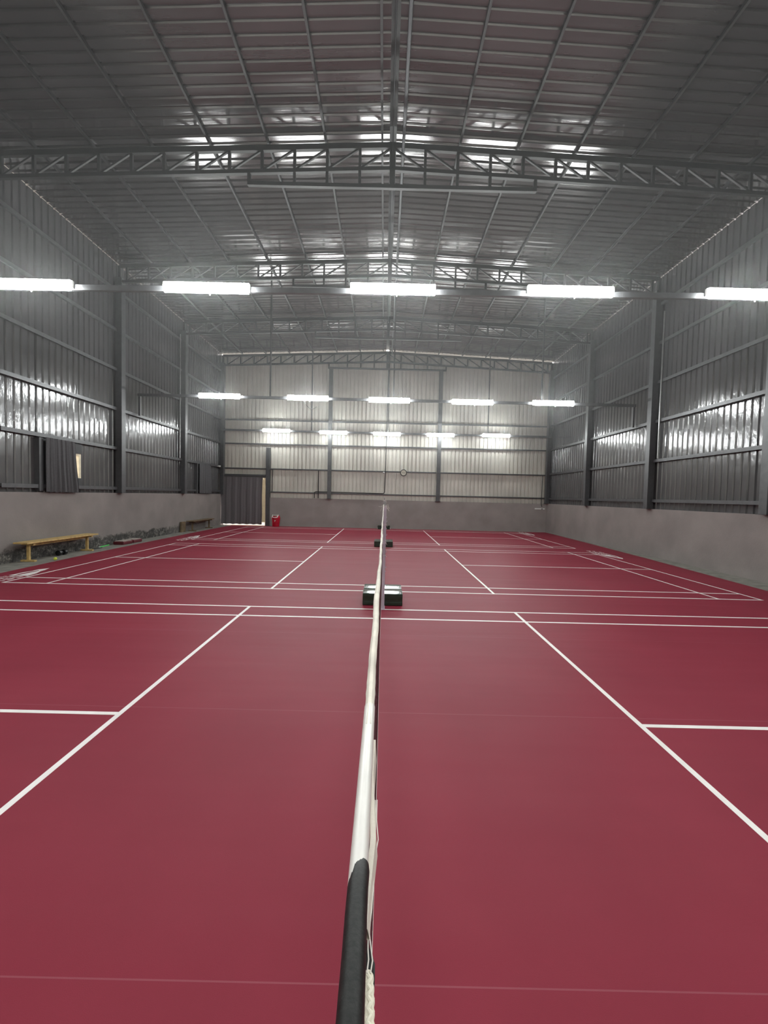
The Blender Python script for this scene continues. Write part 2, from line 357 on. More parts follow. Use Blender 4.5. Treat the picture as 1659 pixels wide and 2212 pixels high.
# ------------------------------------------------------------------ columns
def column(x, y, z0, z1, w, label, grp=None, name='steel_column'):
    mb = MB(); mb.box(x - w / 2, x + w / 2, y - w / 2, y + w / 2, z0 + 0.012, z1)
    t = empty(name, (x, y, z0), label, 'column', grp)
    m2 = MB(); m2.box(-w / 2, w / 2, -w / 2, w / 2, 0.012, z1 - z0); m2.build('shaft', M['steel'], t, bevel=0.006)
    m3 = MB(); m3.box(-w / 2 - 0.03, w / 2 + 0.03, -w / 2 - 0.03, w / 2 + 0.03, 0, 0.012); m3.build('base_plate', M['steel'], t)
    return t
zc = roof_z(8.26) - 0.5
for y, txt in ((9.93, 'tall grey steel column on left wall, between the curtained window and the plain bay'),
               (14.02, 'tall grey steel column on left wall, second back from the camera'),
               (18.04, 'grey steel corner column at back left above the dark door curtain')):
    column(-8.24, y, 1.57 if y < 18 else 1.57, zc, 0.2, txt, 'side wall columns')
for y, txt in ((5.9, 'grey steel column cut by the right edge of the photo'),
               (9.95, 'broad grey steel column on right wall, nearer one fully in view'),
               (13.98, 'grey steel column on right wall, middle one between corner and nearer column'),
               (18.04, 'grey steel corner column at back right of the hall')):
    column(8.24, y, 1.46, zc, 0.2, txt, 'side wall columns')
column(-2.81, YF - 0.09, 1.45, 7.97, 0.18, 'tall grey steel column left of centre on the cream end wall')
column(2.71, YF - 0.09, 1.45, 7.97, 0.18, 'tall grey steel column right of the clock on the cream end wall')
column(-5.93, YF - 0.02, 0.0, 3.96, 0.19, 'short grey steel post beside the door curtain, ending below the second girt')

# ------------------------------------------------------------------ trusses
def truss(y, label):
    t = empty('roof_truss', (0, y, 8.0), label, 'truss', 'roof trusses'); o = Vector((0, y, 8.0))
    def L(x, z): return (x, 0, z - 8.0)
    def top(x): return roof_z(x) - 0.16
    def bot(x): return roof_z(x) - 0.62
    for sg in (-1, 1):
        mb = MB(); mb.beam(L(0, top(0)), L(sg * 8.22, top(8.22)), 0.07, 0.11); mb.build('top_chord', M['roofsteel'], t)
        mb = MB(); mb.beam(L(0, bot(0)), L(sg * 8.22, bot(8.22)), 0.07, 0.075); mb.build('bottom_chord', M['roofsteel'], t)
        for k in range(1, 13):
            x = sg * 0.667 * k
            mb = MB(); mb.beam(L(x, bot(x)), L(x, top(x)), 0.055, 0.055); mb.build('upright', M['roofsteel'], t)
            xi = sg * 0.667 * (k - 1)
            mb = MB(); mb.beam(L(x, bot(x) + 0.02), L(xi, top(xi) - 0.03), 0.035, 0.035); mb.build('diagonal', M['roofsteel'], t)
            if k <= 3:
                mb = MB(); mb.beam(L(x, 8.0), L(x, bot(x)), 0.055, 0.055); mb.build('drop_upright', M['roofsteel'], t)
        mb = MB(); mb.beam(L(sg * 2.93, 7.97), L(sg * 2.93, bot(2.93)), 0.06, 0.06); mb.build('drop_upright', M['roofsteel'], t)
        mb = MB(); mb.beam(L(sg * 8.22, bot(8.22) - 0.06), L(sg * 8.22, top(8.22)), 0.08, 0.08); mb.build('end_post', M['roofsteel'], t)
    mb = MB(); mb.beam(L(0, 8.0), L(0, top(0)), 0.11, 0.07); mb.build('king_post', M['roofsteel'], t)
    mb = MB(); mb.beam(L(-2.95, 8.0), L(2.95, 8.0), 0.07, 0.075); mb.build('lower_chord', M['roofsteel'], t)
    return t
truss(5.72, 'nearest grey lattice roof truss, crossing high above the nearest lamp row')
truss(9.88, 'second grey lattice roof truss, just above the nearest lamp row')
truss(13.97, 'third grey lattice roof truss, faint behind the nearest lamp row')
truss(18.0, 'grey lattice roof truss along the top of the cream end wall')

# ------------------------------------------------------------------ lighting rows
ROWS = [('nearest', 3.6, [(-5.68, 4.87), (-2.88, 4.88), (0.05, 4.93), (2.84, 4.96), (5.67, 4.98)]),
        ('unseen rear', -3.55, [(-5.6, 4.88), (-2.8, 4.88), (0.05, 4.93), (2.8, 4.93), (5.6, 4.93)]),
        ('middle', 10.7, [(-5.49, 4.82), (-2.59, 4.82), (0.08, 4.81), (2.81, 4.81), (5.46, 4.84)]),
        ('farthest', 17.7, [(-5.44, 4.78), (-2.61, 4.75), (0.05, 4.74), (2.71, 4.75), (5.47, 4.79)])]
POSN = ['leftmost', 'second from left', 'centre', 'second from right', 'rightmost']
def make_lamp(back=-0.025):
    t = empty('linear_lamp')
    hw = 0.665
    mb = MB(); mb.box(-hw - 0.005, hw + 0.005, 0.034, 0.075, back, 0.09); mb.build('housing', M['white_plastic'], t, bevel=0.006)
    # rounded diffuser
    prof = [(0.03, -0.08)] + [(-0.045 * math.cos(a) + 0.0, 0.08 * math.sin(a)) for a in [math.radians(q) for q in (-75, -45, -15, 15, 45, 75)]] + [(0.03, 0.08)]
    mb = MB(); mb.prism(prof, lambda a, b, tt: (tt, a, b), -hw, hw); mb.build('diffuser', M['lamp'], t, bevel=0.008)
    mb = MB(); mb.tube([(0.06, 0.0, -0.09), (0.06, -0.01, -0.125)], 0.008, 6); mb.build('lower_stub', M['white_plastic'], t)  # short white stub under the lamp
    return t
lamp0 = make_lamp()
used = set(); deep = None
HANG = {'unseen rear': (), 'nearest': (-3.85, 0.2, 5.1), 'middle': (-3.85, 0.22, 5.11), 'farthest': (-3.71, 0.1, 5.08)}
for nm, y, ls in ROWS:
    rail = empty('lighting_rail', (0, y + 0.11, 4.85), 'long grey rail across the hall carrying the %s row of lamps' % nm, 'rail', 'lamp rails')
    zl = ls[0][1]; zr = ls[-1][1]
    sl = (zr - zl) / (ls[-1][0] - ls[0][0])
    zz = lambda x: zl + sl * (x - ls[0][0]) - 4.85
    MB().beam((-8.22, 0, zz(-8.22)), (8.22, 0, zz(8.22)), 0.06, 0.085).build('beam', M['steel'], rail)
    MB().tube([(x, 0.045, zz(x) + 0.02 + 0.012 * math.sin(x * 3)) for x in [-8.2 + 0.2 * i for i in range(83)]], 0.008, 5).build('power_cable', M['black'], rail)
    if nm != 'nearest':
        for x in HANG[nm]:
            MB().beam((x, 0, zz(x)), (x, 0, roof_z(x) - 4.85 - 0.004), 0.045).build('hanger_rod', M['roofsteel'], rail)
    if nm == 'middle':
        for sg in (-1, 1): MB().beam((sg * 8.2, 0.065, zz(sg * 8.18)), (sg * 8.2, 0.065, 4.14 - 4.85), 0.06).build('drop_leg', M['steel'], rail)
    for i, (x, z) in enumerate(ls):
        if nm == 'farthest':
            if deep is None: deep = make_lamp(-0.068); L = deep  # back plate made taller here to keep lamp light off the end wall
            else: L = copy_tree(deep)
        else:
            L = copy_tree(lamp0) if used else lamp0; used.add(1)
        L.location = (x, y, z)
        tag(L, 'glowing white linear lamp, %s in the %s row' % (POSN[i], nm + (' behind the viewpoint' if nm[0] == 'u' else '')), 'lamp', 'linear lamps')
# loose cable sagging under a lamp in the middle row
tag(MB().tube([(-2.75 + 0.45 * k / 12 * 1.0, 10.72, 4.74 - 0.27 * math.sin(math.pi * (k / 12.0) * 0.75)) for k in range(13)], 0.008, 6).build('loose_cable', M['black']),
    'thin dark cable sagging under the second lamp from left in the middle row', 'cable')
# ------------------------------------------------------------------ added haze, stands in for lens glow
if GLOW_HAZE > 0:
    hm = bpy.data.materials.new('lens_glow_haze'); hm.use_nodes = True; nt = hm.node_tree; nt.nodes.clear()
    out = nt.nodes.new('ShaderNodeOutputMaterial'); vs = nt.nodes.new('ShaderNodeVolumeScatter'); vs.inputs['Density'].default_value = GLOW_HAZE; vs.inputs['Anisotropy'].default_value = 0.6
    nt.links.new(vs.outputs[0], out.inputs['Volume'])
    hz = MB().box(-8.12, 8.12, YB + 0.1, YF - 0.2, 3.0, 8.0).build('added_haze', hm); tag(hz, 'added thin haze under the roof standing in for lens glow around the lamps', 'haze', kind='stuff')  # scatter volume added to imitate lens glow around the lamps

# pipes and cables along the roof and walls
tag(MB().tube([(0.21, YB + 0.2, 8.72), (0.21, YF - 0.25, 8.72)], 0.03, 8).build('roof_conduit', M['steel']), 'dark conduit running along the roof just right of the ridge', 'pipe')
tag(MB().tube([(0.0, YB + 0.2, 8.62), (0.0, YF - 0.25, 8.62)], 0.012, 6).build('ridge_cable', M['black']), 'thin black cable running the length of the ridge', 'cable')
tag(MB().tube([(-8.255, 13.72, 3.0), (-8.255, 13.72, 7.9)], 0.02, 8).build('conduit_pipe', M['steel2']), 'thin pale vertical pipe beside the second left wall column', 'pipe')
tag(MB().tube([(8.253, 9.62, 3.0), (8.253, 9.62, 7.4)], 0.022, 8).build('conduit_pipe', M['steel2']), 'thin pale vertical pipe beside the nearer right wall column', 'pipe')
y = YF - 0.05
tag(MB().tube([(0.06, y, 8.3), (0.03, y, 4.2), (0.02, y, 2.9), (0.0, y, 1.86), (-0.04, y, 1.80), (-0.1, y, 1.78), (-3.5, y, 1.80), (-3.57, y, 1.76), (-3.57, y, 1.47)], 0.02, 8).build('wall_conduit', M['black']),
    'black conduit dropping down the middle of the end wall and turning left', 'pipe')
tag(MB().tube([(-3.37, y, 2.87), (-3.37, y, 1.47)], 0.022, 6).build('wall_conduit', M['black']), 'short black vertical pipe left of the left end wall column', 'pipe')
tag(MB().tube([(-5.72, y, 2.87), (-5.72, y, 1.76)], 0.02, 6).build('wall_conduit', M['black']), 'short black vertical pipe right beside the short door post', 'pipe')
tag(MB().tube([(7.99, y - 0.01, 2.88), (7.98, y - 0.01, 1.4), (8.02, y - 0.01, 1.3)], 0.016, 6).build('hanging_cable', M['black']), 'black cable hanging down to the white strip in the back right corner', 'cable')
pb = empty('power_strip', (7.92, YF, 1.16), 'white plastic strip fixed low in the back right corner', 'socket strip')
MB().box(-0.25, 0.25, -0.06, 0.0, 0.0, 0.06).build('body', M['white_plastic'], pb, bevel=0.006)
MB().box(0.07, 0.13, -0.09, -0.06, 0.012, 0.05).build('plug', M['black'], pb)

# clock
ck = empty('wall_clock', (0.94, YF - 0.04, 2.86), 'round wall clock with black rim on the cream end wall', 'clock')
MB().lathe([(0.135, -0.02), (0.135, 0.02), (0.168, 0.02), (0.172, 0.0), (0.168, -0.03), (0.14, -0.035), (0.135, -0.02)], n=40, axis='y', caps=False).build('rim', M['black'], ck, smooth=True)
fc = MB().lathe([(0.137, -0.012), (0.137, 0.005)], n=40, axis='y').build('face', M['clockface'], ck)
MB().beam((-0.075, -0.018, 0.012), (0.01, -0.018, 0), 0.006, 0.012).build('hour_hand', M['black'], fc)
MB().beam((0.09, -0.02, 0.005), (-0.01, -0.02, 0), 0.005, 0.008).build('minute_hand', M['black'], fc)
# cctv cameras
def cctv(loc, label, d):
    t = empty('security_camera', loc, label, 'camera', 'security cameras')
    MB().beam((0, 0, 0.0), (d[0] * 0.08, d[1] * 0.08, 0.02), 0.03).build('bracket', M['white_plastic'], t)
    MB().lathe([(0.03, -0.035), (0.05, -0.02), (0.055, 0.01), (0.03, 0.035)], (d[0] * 0.11, d[1] * 0.11, 0.0), 16).build('head', M['white_plastic'], t, smooth=True)
    MB().lathe([(0.012, -0.01), (0.024, 0.0), (0.012, 0.01)], (d[0] * 0.165, d[1] * 0.165, -0.005), 10).build('lens', M['black'], t)
cctv((-0.06, YF - 0.02, 2.84), 'small pale security camera on the girt left of the clock', (0, -1))
cctv((-8.28, 17.56, 2.94), 'small white security camera on the left wall near the door curtain', (1, 0))

# ------------------------------------------------------------------ door and window
dr = empty('door_1', (-7.12, YF, 0), kind='structure')
jamb = MB().box(1.035, 1.085, 0.0, 0.12, 0.0, 2.45).build('door_frame', M['cream'], dr)
MB().box(-1.10, 0.93, 0.0, 0.12, 2.37, 2.45).build('door_frame', M['cream'], dr)
MB().box(-1.16, 1.09, -0.06, 0.10, 2.44, 2.60).build('lintel', M['steel'], dr)
MB().box(-1.08, 1.08, -0.02, 0.14, -0.006, 0.012).build('threshold', M['cream'], dr)
for z in (0.28, 1.2, 2.27): MB().tube([(1.10, -0.02, z - 0.05), (1.10, -0.02, z + 0.05)], 0.018, 8).build('hinge', M['white_plastic'], jamb)
tag(MB().box(-9.0, -4.5, 21.0, 21.15, -0.02, 2.9).build('wall_outside', simple('outside_cream_plaster', (0.17, 0.15, 0.10), 0.9)), kind='structure')

def curtain(name, label, fn, w, zt, zb, folds, amp, flare=0.0, seed=1, thick=0.006, mat='curtain'):
    rnd = random.Random(seed); ph = [rnd.uniform(0, 6.28) for _ in range(4)]
    nu, nv = 120, 30; vs = []; fs = []
    for side in (0, 1):
        for j in range(nv + 1):
            v = j / nv
            for i in range(nu + 1):
                u = i / nu
                d = amp * (0.35 + 0.65 * v) * (math.sin(2 * math.pi * folds * u + ph[0] + 0.5 * math.sin(5 * u + ph[1])) + 0.35 * math.sin(2 * math.pi * folds * 2.3 * u + ph[2] + v))
                uu = u + flare * v * (u - 0.0) + 0.004 * math.sin(9 * v + ph[3])
                zz = zt + (zb - zt) * v + (0.012 * math.sin(2 * math.pi * folds * u) * v)
                vs.append(fn(uu * w, d + side * thick, zz))
    n = (nu + 1) * (nv + 1)
    for side in (0, 1):
        for j in range(nv):
            for i in range(nu):
                a = side * n + j * (nu + 1) + i; fs.append((a, a + 1, a + nu + 2, a + nu + 1))
    mb = MB().add(vs, fs)
    root = empty(name, fn(0, 0, zb), label, 'curtain')
    c = mb.build('cloth', M[mat], None, smooth=True); c.parent = root; c.location = -root.location
    return root
dc = curtain('door_curtain', 'large charcoal cloth curtain covering the doorway at back left', lambda s, d, z: (-8.27 + s, YF - 0.13 - d, z), 2.08, 2.46, 0.07, 6, 0.022, seed=4)
rd = MB().tube([(-8.25, YF - 0.13, 2.50), (-6.06, YF - 0.13, 2.53)], 0.022, 10); tag(rd.build('curtain_rod', M['steel']), 'dark horizontal rod holding the large door curtain', 'curtain rod')
curtain('window_curtain', 'gathered charcoal curtain over the left wall window nearest the bench', lambda s, d, z: (-8.20 + d, 7.02 + s, z), 0.95, 2.90, 1.575, 6, 0.028, flare=0.17, seed=2, mat='curtain_window')
curtain('window_curtain', 'small charcoal curtain on left wall near the back corner', lambda s, d, z: (-8.20 + d, 15.36 + s, z), 1.22, 2.92, 1.60, 5, 0.025, flare=0.06, seed=9, mat='curtain_window')

w1 = empty('window_1', (-8.36, 7.65, 1.71), kind='structure')
def wb(y0, y1, z0, z1, nm, mat, x0=-0.03, x1=0.05): return MB().box(x0, x1, y0 - 7.65, y1 - 7.65, z0 - 1.71, z1 - 1.71).build(nm, mat, w1)
wb(6.90, 7.02, 1.60, 2.88, 'window_frame', M['steel'], -0.03, 0.10)
wb(8.17, 8.37, 2.62, 2.88, 'dark_panel', M['dark']); wb(7.0, 8.17, 2.62, 2.88, 'dark_panel', M['dark'])
wb(7.0, 8.37, 1.70, 1.96, 'dark_panel', M['dark']); wb(7.0, 7.45, 1.96, 2.62, 'dark_panel', M['dark'])
wb(8.29, 8.36, 1.96, 2.62, 'window_frame', M['cream'], -0.06, 0.03); wb(7.45, 7.50, 1.96, 2.62, 'window_frame', M['cream'], -0.06, 0.03)
wb(7.50, 8.29, 2.57, 2.62, 'window_frame', M['cream'], -0.06, 0.03); wb(7.50, 8.29, 1.96, 2.00, 'window_frame', M['cream'], -0.06, 0.03)
wb(8.19, 8.215, 2.0, 2.57, 'glazing_bar', M['cream'], -0.05, 0.0)
wb(7.50, 8.29, 2.0, 2.57, 'pane', M['glass'], -0.035, -0.03)
w2 = empty('window_2', (-8.36, 15.95, 1.71), kind='structure')
MB().box(-0.03, 0.12, -0.72, -0.6, -0.12, 1.2).build('window_frame', M['steel'], w2)
tag(MB().box(-12.6, -12.4, 9, 20, -0.02, 2.35).build('wall_outside', M['pink_wall']), kind='structure')
mb = MB(); rnd = random.Random(5)
for k in range(260):
    p = Vector((-11.7 + rnd.gauss(0, .25), 11.9 + rnd.gauss(0, .5), 2.2 + rnd.gauss(0, .3))); a = Vector((rnd.gauss(0, 1), rnd.gauss(0, 1), rnd.gauss(0, 1))).normalized() * 0.09; c = a.cross(Vector((rnd.gauss(0, 1), rnd.gauss(0, 1), 1))).normalized() * 0.05
    mb.add([p - a, p + c, p + a, p - c], [(0, 1, 2, 3)])
sh = empty('shrub', (-11.7, 11.9, -0.02), 'yellow-green shrub glimpsed outside through the left wall window', 'shrub')
o = mb.build('foliage', M['leaf'], None); o.parent = sh; o.location = -sh.location
MB().tube([(0, 0, 0), (0.03, 0.02, 1.2), (0, 0, 2.3)], [0.04, 0.03, 0.015], 6).build('stem', M['darkwood'], sh)

# ------------------------------------------------------------------ benches and small things by the left wall
def bench(y0, y1, xf, label, wood, zt=0.45):
    xb, xo = -8.22, xf; t = empty('wooden_bench', ((xb + xo) / 2, (y0 + y1) / 2, -0.006), label, 'bench', 'benches along the left wall')
    hl = (y1 - y0) / 2; hw = (xo - xb) / 2
    MB().box(-hw, hw, -hl, hl, zt - 0.035 + 0.006, zt + 0.006).build('seat', wood, t, bevel=0.004)
    MB().box(-0.02, 0.02, -hl + 0.3, hl - 0.3, zt - 0.10, zt - 0.03).build('rail', wood, t)
    for sg in (-1, 1):
        y = sg * (hl - 0.22)
        MB().box(-0.03, 0.03, y - 0.022, y + 0.022, 0.035, zt - 0.03).build('leg', wood, t)
        MB().box(-hw, hw, y - 0.035, y + 0.035, 0.0, 0.04).build('foot_bar', wood, t, bevel=0.004)
        MB().box(-hw + 0.02, hw - 0.02, y - 0.03, y + 0.03, zt - 0.07, zt - 0.028).build('cross_bar', wood, t)
    return t
bench(6.12, 8.42, -7.90, 'long pine bench on T-shaped legs against the left wall, nearer one', M['wood'])
bench(14.2, 16.3, -7.90, 'short brown bench against left wall near the door curtain, farther one', M['darkwood'], 0.44)
tag(MB().box(-8.26, -8.19, 13.75, 14.1, -0.006, 0.42).build('leaning_board', M['darkwood'], bevel=0.004), 'brown board standing against the wall at the near end of the farther bench', 'board')
db = empty('dumbbell', (-8.10, 7.36, -0.006), 'black dumbbell lying on concrete under the nearer bench', 'dumbbell')
for sg in (-1, 1): MB().lathe([(0.04, -0.045), (0.068, -0.035), (0.068, 0.035), (0.04, 0.045)], (0, sg * 0.085, 0.068), 20, 'y').build('weight_disc', M['black'], db, smooth=True)
MB().tube([(0, -0.06, 0.068), (0, 0.06, 0.068)], 0.015, 10).build('handle', M['steel2'], db)
r = 0.036; mb = MB().lathe([(r * math.sin(a), r - r * math.cos(a)) for a in [math.pi * (k + 0.15) / 12.3 for k in range(12)] + [math.pi * 0.995]], n=20)
bl = mb.build('tennis_ball', M['ball'], smooth=True); bl.location = (-7.66, 6.6, -0.006); tag(bl, 'bright yellow ball on the concrete strip beside the nearer bench', 'ball')
gs = empty('green_stick', (-8.19, 9.1, -0.006), 'bright green stick lying on concrete between bench and maroon blocks', 'stick')
MB().tube([(0.035, -0.27, 0.017), (0, 0.0, 0.017), (-0.045, 0.26, 0.017)], 0.016, 8).build('rod', M['lime'], gs)
MB().tube([(0.04, -0.30, 0.018), (0.035, -0.26, 0.018)], 0.018, 8).build('end_cap', M['white_plastic'], gs)
tag(MB().box(-8.15, -8.05, 8.52, 8.8, -0.006, 0.012).build('flat_strip', M['dark'], bevel=0.003), 'thin dark strip on concrete between bench and green stick', 'strip')
for (y0, y1, xo, txt) in ((9.52, 10.0, -7.90, 'maroon block with pale grey top, nearer of two by left wall'), (10.04, 10.52, -7.88, 'maroon block with pale grey top, farther of two by left wall')):
    b_ = empty('padded_block', (-8.05, (y0 + y1) / 2, -0.006), txt, 'block', 'maroon blocks')
    MB().box(-0.17, 0.15, -0.23, 0.23, 0.0, 0.10).build('body', M['maroon'], b_, bevel=0.02)
    MB().box(-0.14, 0.12, -0.20, 0.20, 0.10, 0.115).build('top_cover', M['greytop'], b_, bevel=0.006)  # paler grey slab over the maroon body
# bin
bn = empty('swing_bin', (-5.43, 17.80, 0.002), 'red plastic swing bin with white-rimmed lid by the end wall', 'bin')
MB().lathe([(0.165, 0.0), (0.175, 0.02), (0.205, 0.30), (0.218, 0.42), (0.215, 0.44)], n=32, sx=1, sy=0.85).build('body', M['red'], bn, smooth=True)
ld = MB().lathe([(0.222, 0.42), (0.222, 0.45), (0.19, 0.53), (0.14, 0.575), (0.12, 0.58)], n=32, sx=1, sy=0.85).build('lid', M['red'], bn, smooth=True)
ring = [(0.135 * math.cos(a), -0.16 + 0.06 * (1 + math.sin(a)) , 0.515 + 0.06 * math.sin(a)) for a in [math.pi + math.pi * k / 14 for k in range(15)]]
ring = [(0.14, -0.05, 0.59)] [:0] + [(-0.14, -0.06, 0.59)] + [(x, y - 0.05, z) for x, y, z in ring] + [(0.14, -0.06, 0.59)]
MB().tube(ring, 0.016, 8).build('rim', M['white_plastic'], ld, smooth=True)
MB().box(-0.11, 0.11, -0.165, -0.02, 0.525, 0.585).build('flap', M['greytop'], ld, bevel=0.01)
mb = MB(); mb.beam((-0.035, -0.186, 0.34), (0.0, -0.183, 0.31), 0.006, 0.02); mb.beam((0.035, -0.186, 0.34), (-0.015, -0.176, 0.25), 0.006, 0.02); mb.build('printed_mark', M['white_plastic'], bn)

# ------------------------------------------------------------------ net posts, bases, nets
def post(y, out, label):
    t = empty('net_post', (0, y, 0), label, 'net post', 'net posts')
    up = MB().box(-0.027, 0.027, -0.022, 0.022, 0.012, 1.53).build('upright', M['post'], t, bevel=0.004)
    MB().box(-0.018, 0.018, -0.014, 0.014, 1.53, 1.585).build('cap', M['steel2'], t, bevel=0.003)
    MB().box(-0.035, 0.035, *sorted((-0.03 * out, 0.15 * out)), 0.0, 0.012).build('foot_plate', M['post'], t)
    for z in (0.35, 0.62, 0.85, 1.1, 1.3, 1.49): MB().tube([(0.027, 0, z), (0.04, 0, z), (0.04, 0, z + 0.02)], 0.004, 6).build('hook', M['post'], up)
    return t
def base(y, wheels, label):
    t = empty('post_weight', (0, y, 0), label, 'weight box', 'net post weights')
    h, d = 0.185, 0.165
    prof = [(-d, 0.006), (-d, h - 0.004), (-d + 0.006, h), (0.0, h + 0.006), (d - 0.006, h), (d, h - 0.006), (d, 0.006)]
    mb = MB(); mb.prism(prof, lambda a, b, tt: (tt, a, b), -0.305, 0.305); mb.build('box', M['green'], t, bevel=0.004)
    for sg in ((-1, 1) if wheels else ()):
        MB().lathe([(0.03, -0.012), (0.036, 0), (0.03, 0.012)], (sg * 0.319, 0.06, 0.036), 14, 'x').build('wheel', M['white_plastic'] if wheels else M['black'], t)
    return t
post(-3.14, -1, 'lilac-grey post right below the camera at the near end of the first net')
NAMES = [(CY[0] + 3.05, 1, 'lilac-grey net post rising between tape and green boxes, nearest in view'),
         (CY[1] - 3.05, -1, 'net post of the second court, hidden close behind the nearest post'),
         (CY[1] + 3.05, 1, 'far net post of the second court, before the second green box'),
         (CY[2] - 3.05, -1, 'near net post of the last court, behind the second green box'),
         (CY[2] + 3.05, 1, 'last net post, closest to the end wall')]
for y, out, txt in NAMES: post(y, out, txt)
base(3.40, False, 'nearest dark green weight box, with glossy top lit by lamps')
base(3.76, False, 'dark green weight box directly behind the nearest one, top and rear showing')
base(10.64, False, 'small dark green weight box on the seam between second and last court')
base(11.0, False, 'dark green weight box hidden behind the one between second and last court')
base(17.75, True, 'farthest dark green weight box with white wheels at foot of end wall')

XN = -0.017
def net(cy, label, near=False, detail=True):
    t = empty('badminton_net', (0, cy, 0), label, 'net', 'badminton nets')
    y0, y1 = (-2.825, 2.98) if near else (-2.93, 2.98)
    zt = lambda y: 1.550 - 0.022 * (1 - (y / 3.05) ** 2)
    rnd = random.Random(int(cy * 10) + 3)
    # folded white tape over the cord: rounded top, flap hanging 35 mm
    K = 150; vs = []; fs = []; ys = [y0 + (y1 - y0) * (i / K) ** (1.8 if near else 1.0) for i in range(K + 1)]
    for i, y in enumerate(ys):
        wob = 0.0007 * math.sin(3.1 * y + 1) + 0.0005 * math.sin(11 * y) + 0.0004 * math.sin(29 * y + 2); w = 0.0033 * (1 + 0.10 * math.sin(7 * y) + 0.07 * rnd.uniform(-1, 1))
        if near and i < 4: w *= (1.18, 1.12, 1.04, 1.0)[i]
        z = zt(y) + 0.0033; x = XN + wob * min(1, i / 20)
        for a, b in ((-0.35, 0.0), (-0.8, -0.4), (-1, -1), (-0.9, -2.2), (-0.5, -5), (-0.5, -11), (0.5, -11), (0.5, -5), (0.9, -2.2), (1, -1), (0.8, -0.4), (0.35, 0.0)):
            vs.append((x + a * w, y, z + b * 0.0033))
    n = 12
    for i in range(K):
        for j in range(n): fs.append((i * n + j, i * n + (j + 1) % n, (i + 1) * n + (j + 1) % n, (i + 1) * n + j))
    fs += [tuple(range(n)), tuple(range(K * n + n - 1, K * n - 1, -1))]
    MB().add(vs, fs).build('top_tape', M['tape'], t, smooth=True)
    # mesh twine grid
    mb = MB(); th = 0.0006 if near else 0.0007; zb = 0.775; gy0, gy1 = y0 + 0.02, y1
    mx = (lambda y: -0.0187 + 0.0025 * min(1.0, max(0.0, (y + 2.8) / 0.6))) if near else (lambda y: XN)
    nvert = 292 if near else 146; q = [(-th, -th), (th, -th), (th, th), (-th, th)]
    for k in range(nvert + 1):
        y = gy0 + (gy1 - gy0) * k / nvert; z1 = zt(y) - 0.03
        bx = 0.002 * math.sin((y + 2.8) * 2)
        mb.add([(mx(y) + a, y + b, z1) for a, b in q] + [(mx(y) + a + bx, y + b, zb + 0.0) for a, b in q], [(0, 1, 5, 4), (1, 2, 6, 5), (2, 3, 7, 6), (3, 0, 4, 7)])
    nh = 37 if near else 18
    for k in range(nh + 1):
        f = k / nh; pts = []
        m = 24; o = []; ff = []
        for i in range(m + 1):
            y = gy0 + (gy1 - gy0) * i / m; z = (zt(y) - 0.035) * (1 - f) + zb * f
            o += [(mx(y) + a + 0.002 * f * math.sin((y + 2.8) * 2), y, z + b) for a, b in q]
        for i in range(m):
            for j in range(4): ff.append((i * 4 + j, i * 4 + (j + 1) % 4, i * 4 + 4 + (j + 1) % 4, i * 4 + 4 + j))
        mb.add(o, ff)
    mb.build('net_mesh', M['net'], t)
    MB().tube([(mx(y) + 0.002 * math.sin((y + 2.8) * 2), y, zb) for y in [gy0 + (gy1 - gy0) * i / 24 for i in range(25)]], 0.0018, 6).build('bottom_cord', M['strand'], t)
    for y in (gy1 + 0.004, gy0 - 0.004):
        if near and y < 0: continue
        MB().box(XN - 0.0025, XN + 0.0025, y - 0.015, y + 0.015, zb, zt(y) - 0.01).build('side_tape', M['tape'], t)
    # cord from tape to the posts
    MB().tube([(XN, y1 - 0.02, zt(y1) - 0.004), (XN + 0.008, 3.04, 1.548), (0.0, 3.05, 1.56)], 0.0032, 8).build('top_cord', M['cord_white'], t, smooth=True)
    if not near: MB().tube([(XN, y0 + 0.02, zt(y0) - 0.004), (XN + 0.008, -3.04, 1.548), (0.0, -3.05, 1.56)], 0.0032, 8).build('top_cord', M['cord_white'], t, smooth=True)
    rr = random.Random(8)
    for k in range(7):   # loose tie ends round the far post
        s = -1 if k % 2 else 1; z = 1.535 - 0.012 * (k // 2)
        MB().tube([(0, 3.02, z), (s * 0.03, 3.01, z + 0.005), (s * rr.uniform(0.04, 0.065), 3.0, z + rr.uniform(-0.03, 0.025)), (s * rr.uniform(0.05, 0.09), 3.0, z - rr.uniform(0.0, 0.06))], 0.0018, 5).build('tie', M['strand'], t)
    for k, z in enumerate((1.25, 0.98, 0.80)):
        MB().tube([(XN, 2.99, z), (0.03, 3.03, z + 0.01), (0.045, 3.04, z - 0.02)], 0.0018, 5).build('tie', M['strand'], t)
    if near:
        # bare white cable, then the black sleeve, from the tape end towards the near post
        MB().tube([(XN, y, zt(y) ) for y in (-2.80, -2.85, -2.88, -2.905, -2.93)], 0.0034, 20).build('bare_cable', M['cord_white'], t, smooth=True)
        pts = [(-0.0163, -2.916), (-0.0165, -2.9185), (-0.0168, -2.925), (-0.0168, -2.935), (-0.0166, -2.946), (-0.0165, -2.958), (-0.0163, -2.975), (-0.0160, -3.02), (-0.014, -3.09), (0.0, -3.14)]
        MB().tube([(x, y, zt(max(y, -3.05)) + 0.0001) for x, y in pts], [0.0030, 0.0035, 0.0036, 0.0036, 0.0036, 0.00365, 0.0037, 0.0037, 0.0037, 0.0037], 24).build('black_sleeve', M['cord_black'], t, smooth=True)
